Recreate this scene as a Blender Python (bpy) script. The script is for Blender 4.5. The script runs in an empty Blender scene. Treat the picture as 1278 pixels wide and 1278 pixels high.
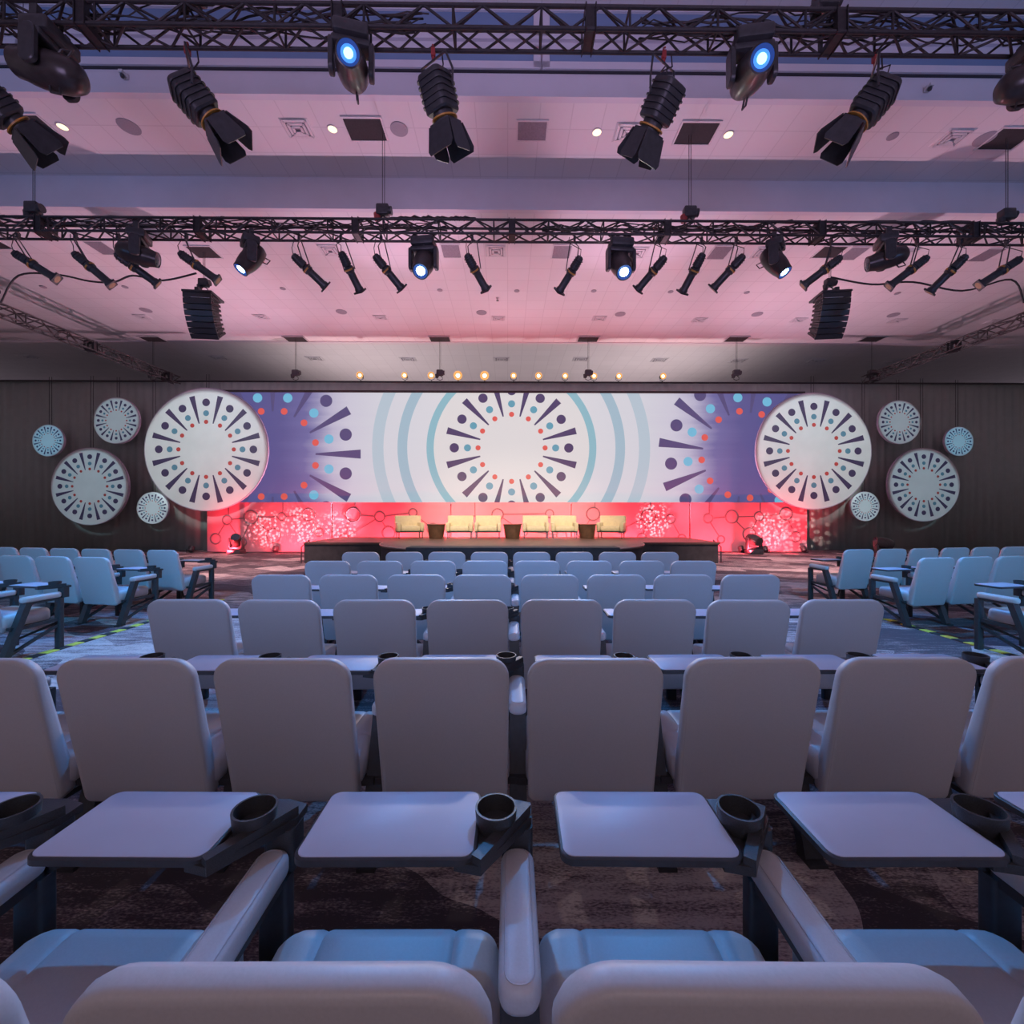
import bpy, bmesh, math, random
from mathutils import Vector as V, Matrix as MX
random.seed(7)
PI = math.pi
SC = bpy.context.scene
COL = SC.collection
F = 543.0; CH = 1.55; TH = 0.010            # focal length in px, eye height, slight turn of the hall

# ------------------------------------------------------------------ placing helpers
def at(px, py, d):
    t = (px - 638) / F
    y = d / (1 - TH * t)
    return V((t * y, y, CH - (py - 639) * y / F))
def cpt(px, py, H):
    d = F * (H - CH) / (639 - py)
    return V(((px - 638) / F * d, d, H))
def c(r, g, b):
    f = lambda u: ((u / 255 + .055) / 1.055) ** 2.4 if u > 10.3 else u / 255 / 12.92
    return (f(r), f(g), f(b))

# ------------------------------------------------------------------ mesh builder
class MB:
    def __init__(s): s.v = []; s.f = []; s.m = []
    def add(s, vs, fs, m=0, M=None):
        b = len(s.v)
        s.v += [(M @ V(p)) if M else V(p) for p in vs]
        for f in fs: s.f.append([b + i for i in f]); s.m.append(m)
        return s
    def box(s, ce, sz, m=0, M=None, taper=1.0):
        x, y, z = [q / 2 for q in sz]; t = taper
        vs = [(-x, -y, -z), (x, -y, -z), (x, y, -z), (-x, y, -z), (-x*t, -y*t, z), (x*t, -y*t, z), (x*t, y*t, z), (-x*t, y*t, z)]
        vs = [V(p) + V(ce) for p in vs]
        return s.add(vs, [(0, 3, 2, 1), (4, 5, 6, 7), (0, 1, 5, 4), (1, 2, 6, 5), (2, 3, 7, 6), (3, 0, 4, 7)], m, M)
    def bbox(s, ce, sz, b, m=0, M=None):
        w, d, h = sz
        T = MX.Translation(V(ce))
        return s.slab(rrect(w, d, b, 3), [(-h/2, b), (-h/2 + b*.3, b*.3), (-h/2 + b, 0), (h/2 - b, 0), (h/2 - b*.3, b*.3), (h/2, b)], (M @ T) if M else T, m)
    def tube(s, pts, r, n=8, m=0, closed=False, M=None):
        pts = [V(p) for p in pts]; N = len(pts); vs = []; fs = []
        up = None
        for i, p in enumerate(pts):
            a = pts[(i - 1) % N] if (closed or i > 0) else p
            b = pts[(i + 1) % N] if (closed or i < N - 1) else p
            t = (b - a).normalized()
            if up is None:
                up = V((0, 0, 1)) if abs(t.z) < .9 else V((1, 0, 0))
            u = t.cross(up)
            if u.length < 1e-6: u = t.cross(V((0, 1, 0)))
            u.normalize(); w = u.cross(t).normalized(); up = w
            rr = r[i] if isinstance(r, (list, tuple)) else r
            for k in range(n):
                q = 2 * PI * k / n
                vs.append(p + u * math.cos(q) * rr + w * math.sin(q) * rr)
        for i in range(N if closed else N - 1):
            j = (i + 1) % N
            for k in range(n):
                fs.append((i*n + k, i*n + (k+1) % n, j*n + (k+1) % n, j*n + k))
        if not closed:
            fs.append(tuple(range(n))); fs.append(tuple((N-1)*n + k for k in reversed(range(n))))
        return s.add(vs, fs, m, M)
    def bar(s, p, q, w, h, m=0, M=None, up=(0, 0, 1)):
        p = V(p); q = V(q); t = (q - p); L = t.length; t.normalize()
        up = V(up)
        if abs(t.dot(up)) > .98: up = V((0, 1, 0))
        u = t.cross(up).normalized(); v = u.cross(t)
        R = MX((u, t, v)).transposed().to_4x4(); R.translation = (p + q) / 2
        return s.box((0, 0, 0), (w, L, h), m, (M @ R) if M else R)
    def lathe(s, prof, M=None, n=24, m=0, caps=True):
        vs = []; fs = []; K = len(prof)
        for r, z in prof:
            for k in range(n):
                q = 2 * PI * k / n
                vs.append((r * math.cos(q), r * math.sin(q), z))
        for i in range(K - 1):
            for k in range(n):
                fs.append((i*n + k, i*n + (k+1) % n, (i+1)*n + (k+1) % n, (i+1)*n + k))
        if caps and prof[0][0] > 1e-6: fs.append(tuple(reversed(range(n))))
        if caps and prof[-1][0] > 1e-6: fs.append(tuple((K-1)*n + k for k in range(n)))
        return s.add(vs, fs, m, M)
    def slab(s, out, layers, M=None, m=0, mtop=None):
        n = len(out); out = [V((p[0], p[1])) for p in out]
        nr = []
        for i in range(n):
            a = (out[i] - out[i-1]).normalized(); b = (out[(i+1) % n] - out[i]).normalized()
            t = (a + b).normalized(); nr.append(V((-t.y, t.x)))
        vs = []; fs = []
        for w, ins in layers:
            for i in range(n):
                q = out[i] + nr[i] * ins
                vs.append((q.x, q.y, w))
        K = len(layers)
        for k in range(K - 1):
            for i in range(n):
                j = (i + 1) % n
                fs.append((k*n + i, k*n + j, (k+1)*n + j, (k+1)*n + i))
        fs.append(tuple(reversed(range(n))))
        s.add(vs, fs, m, M)
        b = len(s.v) - len(vs)
        s.f.append([b + (K-1)*n + i for i in range(n)]); s.m.append(m if mtop is None else mtop)
        return s
    def mesh(s, name, mats, ang=38):
        me = bpy.data.meshes.new(name)
        me.from_pydata([tuple(p) for p in s.v], [], s.f)
        for k in (mats if isinstance(mats, (list, tuple)) else [mats]): me.materials.append(k)
        for p, k in zip(me.polygons, s.m): p.material_index = k
        bm = bmesh.new(); bm.from_mesh(me)
        bmesh.ops.recalc_face_normals(bm, faces=bm.faces)
        for f in bm.faces: f.smooth = True
        bm.to_mesh(me); bm.free()
        me.set_sharp_from_angle(angle=math.radians(ang))
        return me
    def build(s, name, mats, parent=None, ang=38):
        return link(name, s.mesh(name, mats, ang), parent)
def link(name, data, parent=None):
    o = bpy.data.objects.new(name, data); COL.objects.link(o)
    if parent: o.parent = parent
    return o
def tag(o, label, cat, group=None, kind=None):
    o['label'] = label; o['category'] = cat
    if group: o['group'] = group
    if kind: o['kind'] = kind
    return o
def thing(name, label, cat, loc=(0, 0, 0), rz=0, group=None):
    o = bpy.data.objects.new(name, None); COL.objects.link(o)
    o.location = loc; o.rotation_euler = (0, 0, rz); o.empty_display_size = .1
    return tag(o, label, cat, group)
def struct(name, mb, mat, ang=30):
    o = mb.build(name, mat, None, ang); o['kind'] = 'structure'; return o
def copy_tree(o, parent=None):
    n = o.copy(); COL.objects.link(n); n.parent = parent
    for ch in list(o.children): copy_tree(ch, n)
    return n
def rrect(w, h, r, n=5):
    if not isinstance(r, (tuple, list)): r = (r,) * 4
    ce = [(w/2, -h/2, -90), (w/2, h/2, 0), (-w/2, h/2, 90), (-w/2, -h/2, 180)]
    sx = [(-1, 1), (-1, -1), (1, -1), (1, 1)]; out = []
    for (x, y, a), (ex, ey), q in zip(ce, sx, r):
        for k in range(n + 1):
            t = math.radians(a + 90 * k / n)
            out.append((x + ex*q + q*math.cos(t), y + ey*q + q*math.sin(t)))
    return out
def frame_of(d, up=(0, 0, 1)):           # matrix whose local Z looks along d
    z = V(d).normalized(); up = V(up)
    if abs(z.dot(up)) > .97: up = V((0, 1, 0))
    x = up.cross(z).normalized(); y = z.cross(x)
    return MX((x, y, z)).transposed().to_4x4()
ORD = ['first', 'second', 'third', 'fourth', 'fifth', 'sixth', 'seventh', 'eighth', 'ninth', 'tenth', 'eleventh', 'twelfth', 'thirteenth', 'fourteenth', 'fifteenth', 'sixteenth']

# ------------------------------------------------------------------ materials
def mat(name, col, rough=.5, metal=0.0, var=.12, scale=30.0, bump=0.0, emit=None, es=1.0, spec=.5):
    m = bpy.data.materials.new(name); m.use_nodes = True
    nt = m.node_tree; p = nt.nodes['Principled BSDF']
    p.inputs['Roughness'].default_value = rough; p.inputs['Metallic'].default_value = metal
    p.inputs['Specular IOR Level'].default_value = spec
    tc = nt.nodes.new('ShaderNodeTexCoord'); nz = nt.nodes.new('ShaderNodeTexNoise')
    nz.inputs['Scale'].default_value = scale; nz.inputs['Detail'].default_value = 3
    nt.links.new(tc.outputs['Object'], nz.inputs['Vector'])
    r = nt.nodes.new('ShaderNodeValToRGB')
    r.color_ramp.elements[0].position = .3; r.color_ramp.elements[1].position = .7
    r.color_ramp.elements[0].color = tuple(q * (1 - var) for q in col) + (1,)
    r.color_ramp.elements[1].color = tuple(min(1, q * (1 + var)) for q in col) + (1,)
    nt.links.new(nz.outputs['Fac'], r.inputs['Fac']); nt.links.new(r.outputs['Color'], p.inputs['Base Color'])
    if bump:
        b = nt.nodes.new('ShaderNodeBump'); b.inputs['Strength'].default_value = bump; b.inputs['Distance'].default_value = .004
        nt.links.new(nz.outputs['Fac'], b.inputs['Height']); nt.links.new(b.outputs['Normal'], p.inputs['Normal'])
    if emit:
        p.inputs['Emission Color'].default_value = tuple(emit) + (1,); p.inputs['Emission Strength'].default_value = es
    return m
def emis(name, col, s=1.0):
    return mat(name, tuple(q * .2 for q in col), .6, emit=col, es=s)

LEATHER = mat('leather', (.60, .58, .60), .42, var=.03, scale=180, bump=.05)
PIPING = mat('piping_leather', (.50, .47, .50), .5, var=.05, scale=90)
LAMINATE = mat('laminate', (.52, .50, .60), .45, var=.02, scale=8)
RIM = mat('black_rim', (.05, .05, .056), .4, var=.1, scale=50)
FRAME = mat('black_steel', (.045, .045, .05), .45, var=.15, scale=40)
PLASTIC = mat('black_plastic', (.045, .046, .05), .38, var=.2, scale=300, bump=.2)
TRUSS = mat('black_truss', (.026, .023, .026), .55, var=.3, scale=20)
CABLE = mat('black_cable', (.024, .022, .025), .6, var=.2, scale=20)
HOUSING = mat('black_housing', (.045, .045, .05), .4, var=.2, scale=15)
HEADSHELL = mat('dark_shell', (.045, .036, .036), .3, var=.2, scale=12)
AMBER = mat('amber_gel', (.55, .26, .05), .4, var=.2, scale=20)
REDTIE = mat('red_clamp', (.35, .05, .05), .5)
DRAPE = mat('black_drape', (.38, .44, .41), .9, var=.04, scale=4, spec=.1)
HATCH = mat('hatch_shade', (.035, .032, .035), .9)
GREYPANEL = mat('grey_panel', (.22, .20, .24), .7)
WHITEMETAL = mat('white_metal', (.62, .60, .62), .5, var=.05)
SPEAKGRILLE = mat('grey_grille', (.30, .28, .32), .7, var=.2, scale=200)
DECK = mat('brown_deck', (.13, .075, .055), .45, var=.25, scale=3)
SKIRT = mat('stage_skirt', (.05, .045, .042), .8, var=.2, scale=5)
NOSING = mat('pale_nosing', (.55, .42, .32), .4)
CREAM = mat('cream_leather', (.72, .62, .40), .5, var=.06, scale=12, bump=.05)
WALNUT = mat('walnut', (.12, .06, .035), .4, var=.3, scale=6)
CHROME = mat('chrome', (.5, .5, .5), .2, metal=1.0)
DISC = mat('printed_disc', (.70, .73, .72), .6, var=.05, scale=1.2)
DISCEDGE = mat('disc_edge', (.45, .40, .50), .5)
P_NAVY = mat('print_navy', c(70, 58, 92), .6); P_TEAL = mat('print_teal', c(92, 140, 160), .6); P_RED = mat('print_red', c(190, 70, 65), .6)
PANEL = mat('scenic_panel', (.70, .29, .34), .55, var=.06, scale=1.5)  # part of the red light on the white panels is put into this colour
PANELLINE = mat('panel_relief', (.20, .15, .17), .5)
YELLOW = mat('hazard_yellow', (.75, .72, .08), .6); BLACKTAPE = mat('black_tape', (.02, .02, .02), .7)
LENS_BLUE = emis('blue_lens', (.28, .72, 1.0), 3.0)
LENS_HOT = emis('hot_blue_lens', (.45, .78, 1.0), 30.0)
LENS_OFF = mat('dark_lens', (.03, .04, .07), .08, spec=.8)
LENS_RIM = emis('blue_lens_rim', (.02, .07, .35), .7)
LENS_MID = emis('blue_lens_middle', (.06, .28, 1.0), 1.3)
LENS_AMBER = emis('amber_lens', (.9, .50, .30), .10)
LAMP_WARM = emis('warm_lamp', (1.0, .78, .45), 8.0)
REFLECT = emis('reflector_glow', (1.0, .50, .16), .9)  # orange glow around each lamp is put into this emission
DOWNLIGHT = emis('downlight', (1.0, .80, .50), 1.7)
GREEN = mat('green_tape', (.10, .35, .12), .6)

def ceiling_mat(name, col, line, fac):
    m = bpy.data.materials.new(name); m.use_nodes = True
    nt = m.node_tree; p = nt.nodes['Principled BSDF']; p.inputs['Roughness'].default_value = .85
    tc = nt.nodes.new('ShaderNodeTexCoord'); b = nt.nodes.new('ShaderNodeTexBrick')
    b.offset = 0; b.squash = 1
    for k, q in (('Scale', 1.0), ('Mortar Size', .012), ('Mortar Smooth', .3), ('Brick Width', .61), ('Row Height', .61), ('Bias', 0.0)): b.inputs[k].default_value = q
    b.inputs['Color1'].default_value = tuple(col) + (1,); b.inputs['Color2'].default_value = tuple(q * .96 for q in col) + (1,)
    b.inputs['Mortar'].default_value = tuple(line) + (1,)
    nt.links.new(tc.outputs['Object'], b.inputs['Vector']); nt.links.new(b.outputs['Color'], p.inputs['Base Color'])
    return m
TILE = ceiling_mat('ceiling_tile', (.70, .68, .70), (.60, .58, .60), 1)
PAINT = mat('soffit_paint', (.62, .60, .66), .8, var=.03, scale=2)
PAINT2 = mat('header_panel', (.17, .26, .42), .7, var=.04, scale=2)
REVEAL = mat('dark_reveal', (.03, .03, .04), .8)

def carpet_mat():
    m = bpy.data.materials.new('patterned_carpet'); m.use_nodes = True
    nt = m.node_tree; L = nt.links; N = nt.nodes; p = N['Principled BSDF']; p.inputs['Roughness'].default_value = .95; p.inputs['Specular IOR Level'].default_value = .1
    tc = N.new('ShaderNodeTexCoord')
    # warp
    nz = N.new('ShaderNodeTexNoise'); nz.inputs['Scale'].default_value = .9; nz.inputs['Detail'].default_value = 2
    L.new(tc.outputs['Object'], nz.inputs['Vector'])
    wv = N.new('ShaderNodeVectorMath'); wv.operation = 'MULTIPLY_ADD'; wv.inputs[1].default_value = (.9, .9, 0)
    L.new(nz.outputs['Color'], wv.inputs[0]); L.new(tc.outputs['Object'], wv.inputs[2])
    mp = N.new('ShaderNodeMapping'); mp.inputs['Rotation'].default_value = (0, 0, .35); L.new(wv.outputs[0], mp.inputs['Vector'])
    br = N.new('ShaderNodeTexBrick'); br.offset = .37
    for k, q in (('Scale', 1.0), ('Mortar Size', .0), ('Brick Width', 1.3), ('Row Height', .55), ('Bias', -.1)): br.inputs[k].default_value = q
    br.inputs['Color1'].default_value = (0, 0, 0, 1); br.inputs['Color2'].default_value = (1, 1, 1, 1)
    L.new(mp.outputs[0], br.inputs['Vector'])
    # streaks along X
    sm = N.new('ShaderNodeMapping'); sm.inputs['Scale'].default_value = (1.6, 9, 1); L.new(tc.outputs['Object'], sm.inputs['Vector'])
    s = N.new('ShaderNodeTexNoise'); s.inputs['Scale'].default_value = 1.6; s.inputs['Detail'].default_value = 5; s.inputs['Roughness'].default_value = .7
    L.new(sm.outputs[0], s.inputs['Vector'])
    fl = N.new('ShaderNodeTexNoise'); fl.inputs['Scale'].default_value = 95; fl.inputs['Detail'].default_value = 2
    fm = N.new('ShaderNodeMapping'); fm.inputs['Scale'].default_value = (.6, 1.5, 1); L.new(tc.outputs['Object'], fm.inputs['Vector']); L.new(fm.outputs[0], fl.inputs['Vector'])
    a = N.new('ShaderNodeMath'); a.operation = 'MULTIPLY_ADD'; a.inputs[1].default_value = 1.5; L.new(s.outputs['Fac'], a.inputs[0]); 
    b2 = N.new('ShaderNodeMath'); b2.operation = 'MULTIPLY_ADD'; b2.inputs[1].default_value = .62; b2.inputs[2].default_value = -.55
    L.new(br.outputs['Color'], b2.inputs[0]); L.new(b2.outputs[0], a.inputs[2])
    d = N.new('ShaderNodeMath'); d.operation = 'MULTIPLY_ADD'; d.inputs[1].default_value = 1.0; L.new(fl.outputs['Fac'], d.inputs[0])
    e = N.new('ShaderNodeMath'); e.operation = 'SUBTRACT'; e.inputs[1].default_value = .50; L.new(a.outputs[0], e.inputs[0]); L.new(e.outputs[0], d.inputs[2])
    r = N.new('ShaderNodeValToRGB'); cr = r.color_ramp
    cr.elements[0].position = .30; cr.elements[0].color = (.10, .08, .09, 1)
    cr.elements[1].position = .84; cr.elements[1].color = (.66, .55, .52, 1)
    for pos, q in ((.50, (.25, .19, .20, 1)), (.64, (.46, .36, .35, 1))):
        el = cr.elements.new(pos); el.color = q
    L.new(d.outputs[0], r.inputs['Fac']); L.new(r.outputs['Color'], p.inputs['Base Color'])
    bp = N.new('ShaderNodeBump'); bp.inputs['Strength'].default_value = .4; bp.inputs['Distance'].default_value = .006
    L.new(fl.outputs['Fac'], bp.inputs['Height']); L.new(bp.outputs['Normal'], p.inputs['Normal'])
    return m
CARPET = carpet_mat()

# ------------------------------------------------------------------ the setting
H0, H1, H2, H3 = 10.67, 9.07, 8.37, 8.35
Y1, Y2, Y3, Y4 = 7.87, 9.82, 17.45, 24.5
WX = 27
struct('floor', MB().box((0, 8, -.05), (2*WX, 34, .1)), CARPET)
def cslab(name, y0, y1, h, m=TILE):
    o = struct(name, MB().box((0, (y0+y1)/2, h + .05), (2*WX, y1-y0, .1)), m); o.rotation_euler.z = TH; return o
cslab('ceiling_rear', -3, Y1, H0); cslab('ceiling_middle', Y1 + .12, Y2, H1); cslab('ceiling_front', Y2 + .12, Y3, H2); cslab('ceiling_stage', Y3 + .12, Y4, H3)
def face(name, y, z0, z1, m, th=.12):
    o = struct(name, MB().box((0, y + th/2, (z0+z1)/2), (2*WX, th, z1-z0)), m); o.rotation_euler.z = TH; return o
# operable wall header: smooth band, dark reveal, framed panels
face('wall_header', Y1, H1, H0, PAINT)
o = struct('trim_1', MB().box((0, Y1 - .012, 9.50), (2*WX, .03, .035)), REVEAL); o.rotation_euler.z = TH
mb = MB(); mb2 = MB()
xs = [-WX, -8.6, .61, 9.6, WX]
for a, b in zip(xs[:-1], xs[1:]):
    w = b - a - .03; cx = (a+b)/2
    mb2.box((cx, Y1 - .012, 9.74), (w, .02, .36))
    mb2.box((cx, Y1 - .012, 10.36), (w, .02, .42))
    for zz, hh in ((9.585, .13), (9.91, .10), (10.10, .10), (10.60, .08)): mb.box((cx, Y1 - .03, zz), (w, .06, hh))
    for q in (a + .08, b - .08): mb.box((q, Y1 - .03, 9.74), (.13, .06, .40)); mb.box((q, Y1 - .03, 10.36), (.13, .06, .50))
o = struct('trim_2', mb, PAINT); o.rotation_euler.z = TH
o = struct('trim_5', mb2, PAINT2); o.rotation_euler.z = TH
face('trim_3', Y2 - .0, H2, H1, PAINT)
face('trim_4', Y3 - .0, H3, H2, PAINT)
struct('wall_back', MB().box((0, Y4, H3/2), (2*WX, .2, H3)), PAINT)

# ceiling fittings ---------------------------------------------------
def square_diffuser(p, w, d, label, grp, name='ceiling_diffuser'):
    t = thing(name, label, 'ceiling vent', p, TH, grp)
    MB().slab(rrect(w, d, .01, 1), [(-.012, .02), (0, 0)], None).build('frame', WHITEMETAL, t)
    mb = MB()
    for k, q in enumerate((.78, .52, .28)):
        ww, dd = w*q, d*q; z = -.018 - .007*k
        for sx, sy, lx, ly in ((0, 1, ww, .03), (0, -1, ww, .03), (1, 0, .03, dd), (-1, 0, .03, dd)):
            mb.box((sx*ww/2, sy*dd/2, z), (lx*1.6 if lx == .03 else lx, ly*1.6 if ly == .03 else ly, .02))
    mb.build('louvre', WHITEMETAL, t)
    MB().box((0, 0, -.013), (w*.74, d*.74, .006)).build('slot', GREYPANEL, t)
def rigging_hatch(p, w, d, label, grp, rods=True):
    t = thing('rigging_hatch', label, 'ceiling hatch', p, TH, grp)
    MB().box((0, 0, -.006), (w, d, .01)).build('dark_sheet', HATCH, t)  # flat dark sheet stands in for the shade inside the open hatch
    mb = MB()
    for sx, sy, lx, ly in ((0, 1, w + .06, .035), (0, -1, w + .06, .035), (1, 0, .035, d), (-1, 0, .035, d)):
        mb.box((sx*(w + .03)/2, sy*(d + .03)/2, -.012), (lx, ly, .022))
    mb.build('rim', WHITEMETAL, t)
def closed_hatch(p, w, d, label, grp):
    t = thing('access_panel', label, 'ceiling panel', p, TH, grp)
    MB().box((0, 0, .0), (w, d, .024)).build('panel', GREYPANEL, t)
    mb = MB()
    for sx, sy, lx, ly in ((0, 1, w + .06, .03), (0, -1, w + .06, .03), (1, 0, .03, d), (-1, 0, .03, d)):
        mb.box((sx*(w + .03)/2, sy*(d + .03)/2, -.010), (lx, ly, .018))
    mb.build('rim', WHITEMETAL, t)
def round_speaker(p, r, label, grp, mat_=None):
    t = thing('ceiling_speaker', label, 'ceiling speaker', p, 0, grp)
    MB().lathe([(r*.93, -.014), (r, -.010), (r, 0)], None, 28).build('rim', SPEAKGRILLE, t)
    MB().lathe([(0.0001, -.020), (r*.6, -.019), (r*.92, -.014)], None, 28).build('grille', mat_ or SPEAKGRILLE, t)
def downlight(p, r, label, grp):
    t = thing('recessed_downlight', label, 'ceiling light', p, 0, grp)
    MB().lathe([(r, 0), (r*1.18, -.004), (r*1.18, -.012), (r, -.012), (r, 0)], None, 24).build('trim_ring', WHITEMETAL, t)
    MB().lathe([(0.0001, -.006), (r, -.005)], None, 24).build('lamp', DOWNLIGHT, t)
def sprinkler(p, label, grp):
    t = thing('sprinkler_head', label, 'sprinkler', p, 0, grp)
    MB().lathe([(.06, 0), (.06, -.012), (.02, -.02), (.018, -.06), (.0001, -.06)], None, 14).build('body', WHITEMETAL, t)
    MB().lathe([(.0001, -.075), (.045, -.078), (.045, -.083), (.0001, -.085)], None, 14).build('deflector', CHROME, t)

G = 'openings above the second lighting truss'
for k, (x, y) in enumerate(((38, 157), (455, 161), (868, 166), (1256, 173))):
    rigging_hatch(cpt(x, y, H1), .72, .50, f'dark open rigging hatch in the nearer pink ceiling, {ORD[k]} from the left', G)
closed_hatch(cpt(663, 163, H1), .56, .42, 'grey closed square access panel in the middle of the pink ceiling', None)
for k, (x, y) in enumerate(((77, 158), (414, 161), (744, 165), (908, 168))):
    downlight(cpt(x, y, H1), .085, f'glowing warm recessed downlight, {ORD[k]} from the left in the pink ceiling', 'recessed downlights')
for k, (x, y) in enumerate(((160, 158), (497, 161), (1113, 170), (1228, 173))):
    round_speaker(cpt(x, y, H1), (.19, .17, .10, .18)[k], f'round grey speaker grille, {ORD[k]} from the left in the nearer pink ceiling', 'round speakers in the nearer ceiling')
for k, (x, y) in enumerate(((371, 160), (783, 165), (1188, 172))):
    square_diffuser(cpt(x, y, H1), .56, .46, f'square stepped white air diffuser, {ORD[k]} from the left in the nearer pink ceiling', 'diffusers in the nearer ceiling')
for k, (x, y) in enumerate(((156, 96), (1155, 112))):
    p = at(x, y, Y1 - .02); t = thing('security_camera', f'small white camera on the soffit face, {("left", "right")[k]} of the two', 'camera', p, 0, 'cameras on the soffit')
    MB().box((0, 0, .0), (.09, .03, .09)).box((0, -.06, .0), (.07, .12, .05)).build('mount', WHITEMETAL, t)
    MB().lathe([(.0001, -.09), (.025, -.08), (.035, -.05), (.03, -.02), (.0001, -.02)], MX.Translation((0, -.07, 0)), 14).build('dome', HOUSING, t)
for k, (x, y) in enumerate(((126, 309), (562, 313), (700, 314), (897, 315), (1064, 316), (1230, 318))):
    closed_hatch(cpt(x, y, H2), .46, .55, f'grey closed ceiling panel just beyond the far lighting truss, {ORD[k]} from the left', 'grey panels beyond the far truss')
for k, (x, y) in enumerate(((411, 312), (618, 313), (794, 315), (951, 315), (1126, 317))):
    square_diffuser(cpt(x, y, H2), .55, .55, f'white air diffuser just beyond the far lighting truss, {ORD[k]} from the left', 'diffusers beyond the far truss')
for k, (x, y) in enumerate(((53, 358), (155, 358), (352, 360), (450, 361), (548, 362), (644, 363), (740, 363), (836, 364), (931, 365), (1119, 366))):
    round_speaker(cpt(x, y, H2), .085, f'tiny grey ceiling disc, {ORD[k]} from the left in the row above the loudspeaker bottoms', 'small ceiling discs')
sprinkler(cpt(620, 372, H2), 'small sprinkler head in the middle of the far pink ceiling', None)
for k, (x, y) in enumerate(((181, 387), (425, 389), (600, 390), (773, 392), (944, 392), (1114, 393))):
    round_speaker(cpt(x, y, H2), .18, f'round grey speaker grille in the far pink ceiling, {ORD[k]} from the left', 'round speakers in the far ceiling')
for k, (x, y) in enumerate(((25, 395), (177, 395), (325, 395), (474, 396), (621, 397), (747, 397), (872, 399), (996, 399), (1119, 400), (1239, 401))):
    square_diffuser(cpt(x, y, H2), .50, .40, f'slim air vent near the end of the far pink ceiling, {ORD[k]} from the left', 'vents in the far pink ceiling')
for k, (x, y) in enumerate(((34, 445), (151, 445), (272, 446), (392, 447), (508, 448), (625, 448), (724, 448), (822, 449), (920, 450), (1018, 450), (1114, 450))):
    square_diffuser(cpt(x, y, H3), .75, .55, f'slim air vent in the greyish ceiling above the screen, {ORD[k]} from the left', 'vents above the screen')

# ------------------------------------------------------------------ trusses
A = .268
def truss(name, label, p0, p1, seg=3.05, bay=.36, sag=0, r=.024):
    p0 = V(p0); p1 = V(p1); L = (p1 - p0).length; d = p1 - p0
    t = thing(name, label, 'truss', p0, math.atan2(d.y, d.x))
    h = A / 2
    co = {'a': (-h, A), 'b': (h, A), 'c': (-h, 0), 'd': (h, 0)}
    for k in 'abcd':
        MB().tube([(0, co[k][0], co[k][1]), (L, co[k][0], co[k][1])], r, 8).build('chord', TRUSS, t)
    n = int(round(L / bay)); b = L / n
    for u, v in (('a', 'c'), ('c', 'd'), ('d', 'b'), ('a', 'b')):
        mb = MB()
        for i in range(n):
            e0, e1 = (co[u], co[v]) if i % 2 == 0 else (co[v], co[u])
            mb.tube([(i*b, e0[0], e0[1]), ((i+1)*b, e1[0], e1[1])], r*.62, 6)
            if i % 3 == 0: mb.tube([(i*b, co[u][0], co[u][1]), (i*b, co[v][0], co[v][1])], r*.62, 6)
        mb.build('lattice', TRUSS, t)
    k = 1
    while k * seg < L:
        mb = MB(); x = k * seg
        for dx in (-.06, .06):
            mb.box((x+dx, -h, h), (.012, .075, A + .05)); mb.box((x+dx, h, h), (.012, .075, A + .05))
            mb.box((x+dx, 0, 0), (.012, A, .075)); mb.box((x+dx, 0, A), (.012, A, .075))
        mb.box((x, -h, h), (.11, .03, A*.9)); mb.box((x, 0, 0), (.11, A*.9, .03))
        mb.build('connector', TRUSS, t); k += 1
    return t
T1Y, T1Z = 5.25, 7.39
T2Y, T2Z = 8.50, 6.99
def ry(y, x): return y + TH * x
truss('lighting_truss', 'black box truss across the top of the photo holding the big shuttered lights', (-8.2, ry(T1Y + A/2, -8.2), T1Z), (8.2, ry(T1Y + A/2, 8.2), T1Z))
truss('lighting_truss', 'long black box truss across the hall carrying the row of slim spotlights', (-12.2, ry(T2Y + A/2, -12.2), T2Z), (12.2, ry(T2Y + A/2, 12.2), T2Z))
truss('side_truss', 'black truss slanting away along the left ceiling toward the drape', (-13.2, 10.6, 6.62), (-13.25, 17.2, 6.62))
truss('side_truss', 'black truss slanting away along the right ceiling toward the drape', (13.8, 10.6, 6.62), (13.95, 17.2, 6.62))
def cable_bundle(x0, x1, y, z, label, n=7, seed=1, lift=.0):
    rnd = random.Random(seed); mb = MB()
    for k in range(n):
        pts = []; x = x0; yy = rnd.uniform(-.1, .1); zz = rnd.uniform(.02, .26)
        while x < x1:
            yy += rnd.uniform(-.06, .06); zz += rnd.uniform(-.09, .09)
            yy = max(-.11, min(.11, yy)); zz = max(.03 + lift, min(A + .05, zz))
            pts.append((x, ry(y + A/2, x) + yy, z + zz)); x += rnd.uniform(.12, .30)
        mb.tube(pts, rnd.choice((.008, .010, .013)), 6)
    return tag(mb.build('cable_bundle', CABLE), label, 'cables')
cable_bundle(-8, -1.0, T1Y, T1Z, 'tangle of black cables running inside the left half of the nearest truss', 9, 3, .08)
cable_bundle(1.6, 8, T1Y, T1Z, 'tangle of black cables running inside the right half of the nearest truss', 8, 4, .08)
cable_bundle(-12, -1.2, T2Y, T2Z, 'black cables lying along the left half of the far lighting truss', 7, 5, .12)
cable_bundle(.6, 12, T2Y, T2Z, 'black cables lying along the right half of the far lighting truss', 7, 6, .12)
rnd = random.Random(9)
mb = MB()
for k in range(16):
    x = -2.3 + .09*k; mb.tube([(x, ry(T2Y, x) + .02, T2Z + A), (x + .12, ry(T2Y, x) + .05, T2Z + A + .05 + .05*rnd.random()), (x + .24, ry(T2Y, x) + .0, T2Z + A + .02)], .02, 6)
tag(mb.build('cable_coil', CABLE), 'coiled black cable heaped on top of the far truss near its middle', 'cables')

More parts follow.
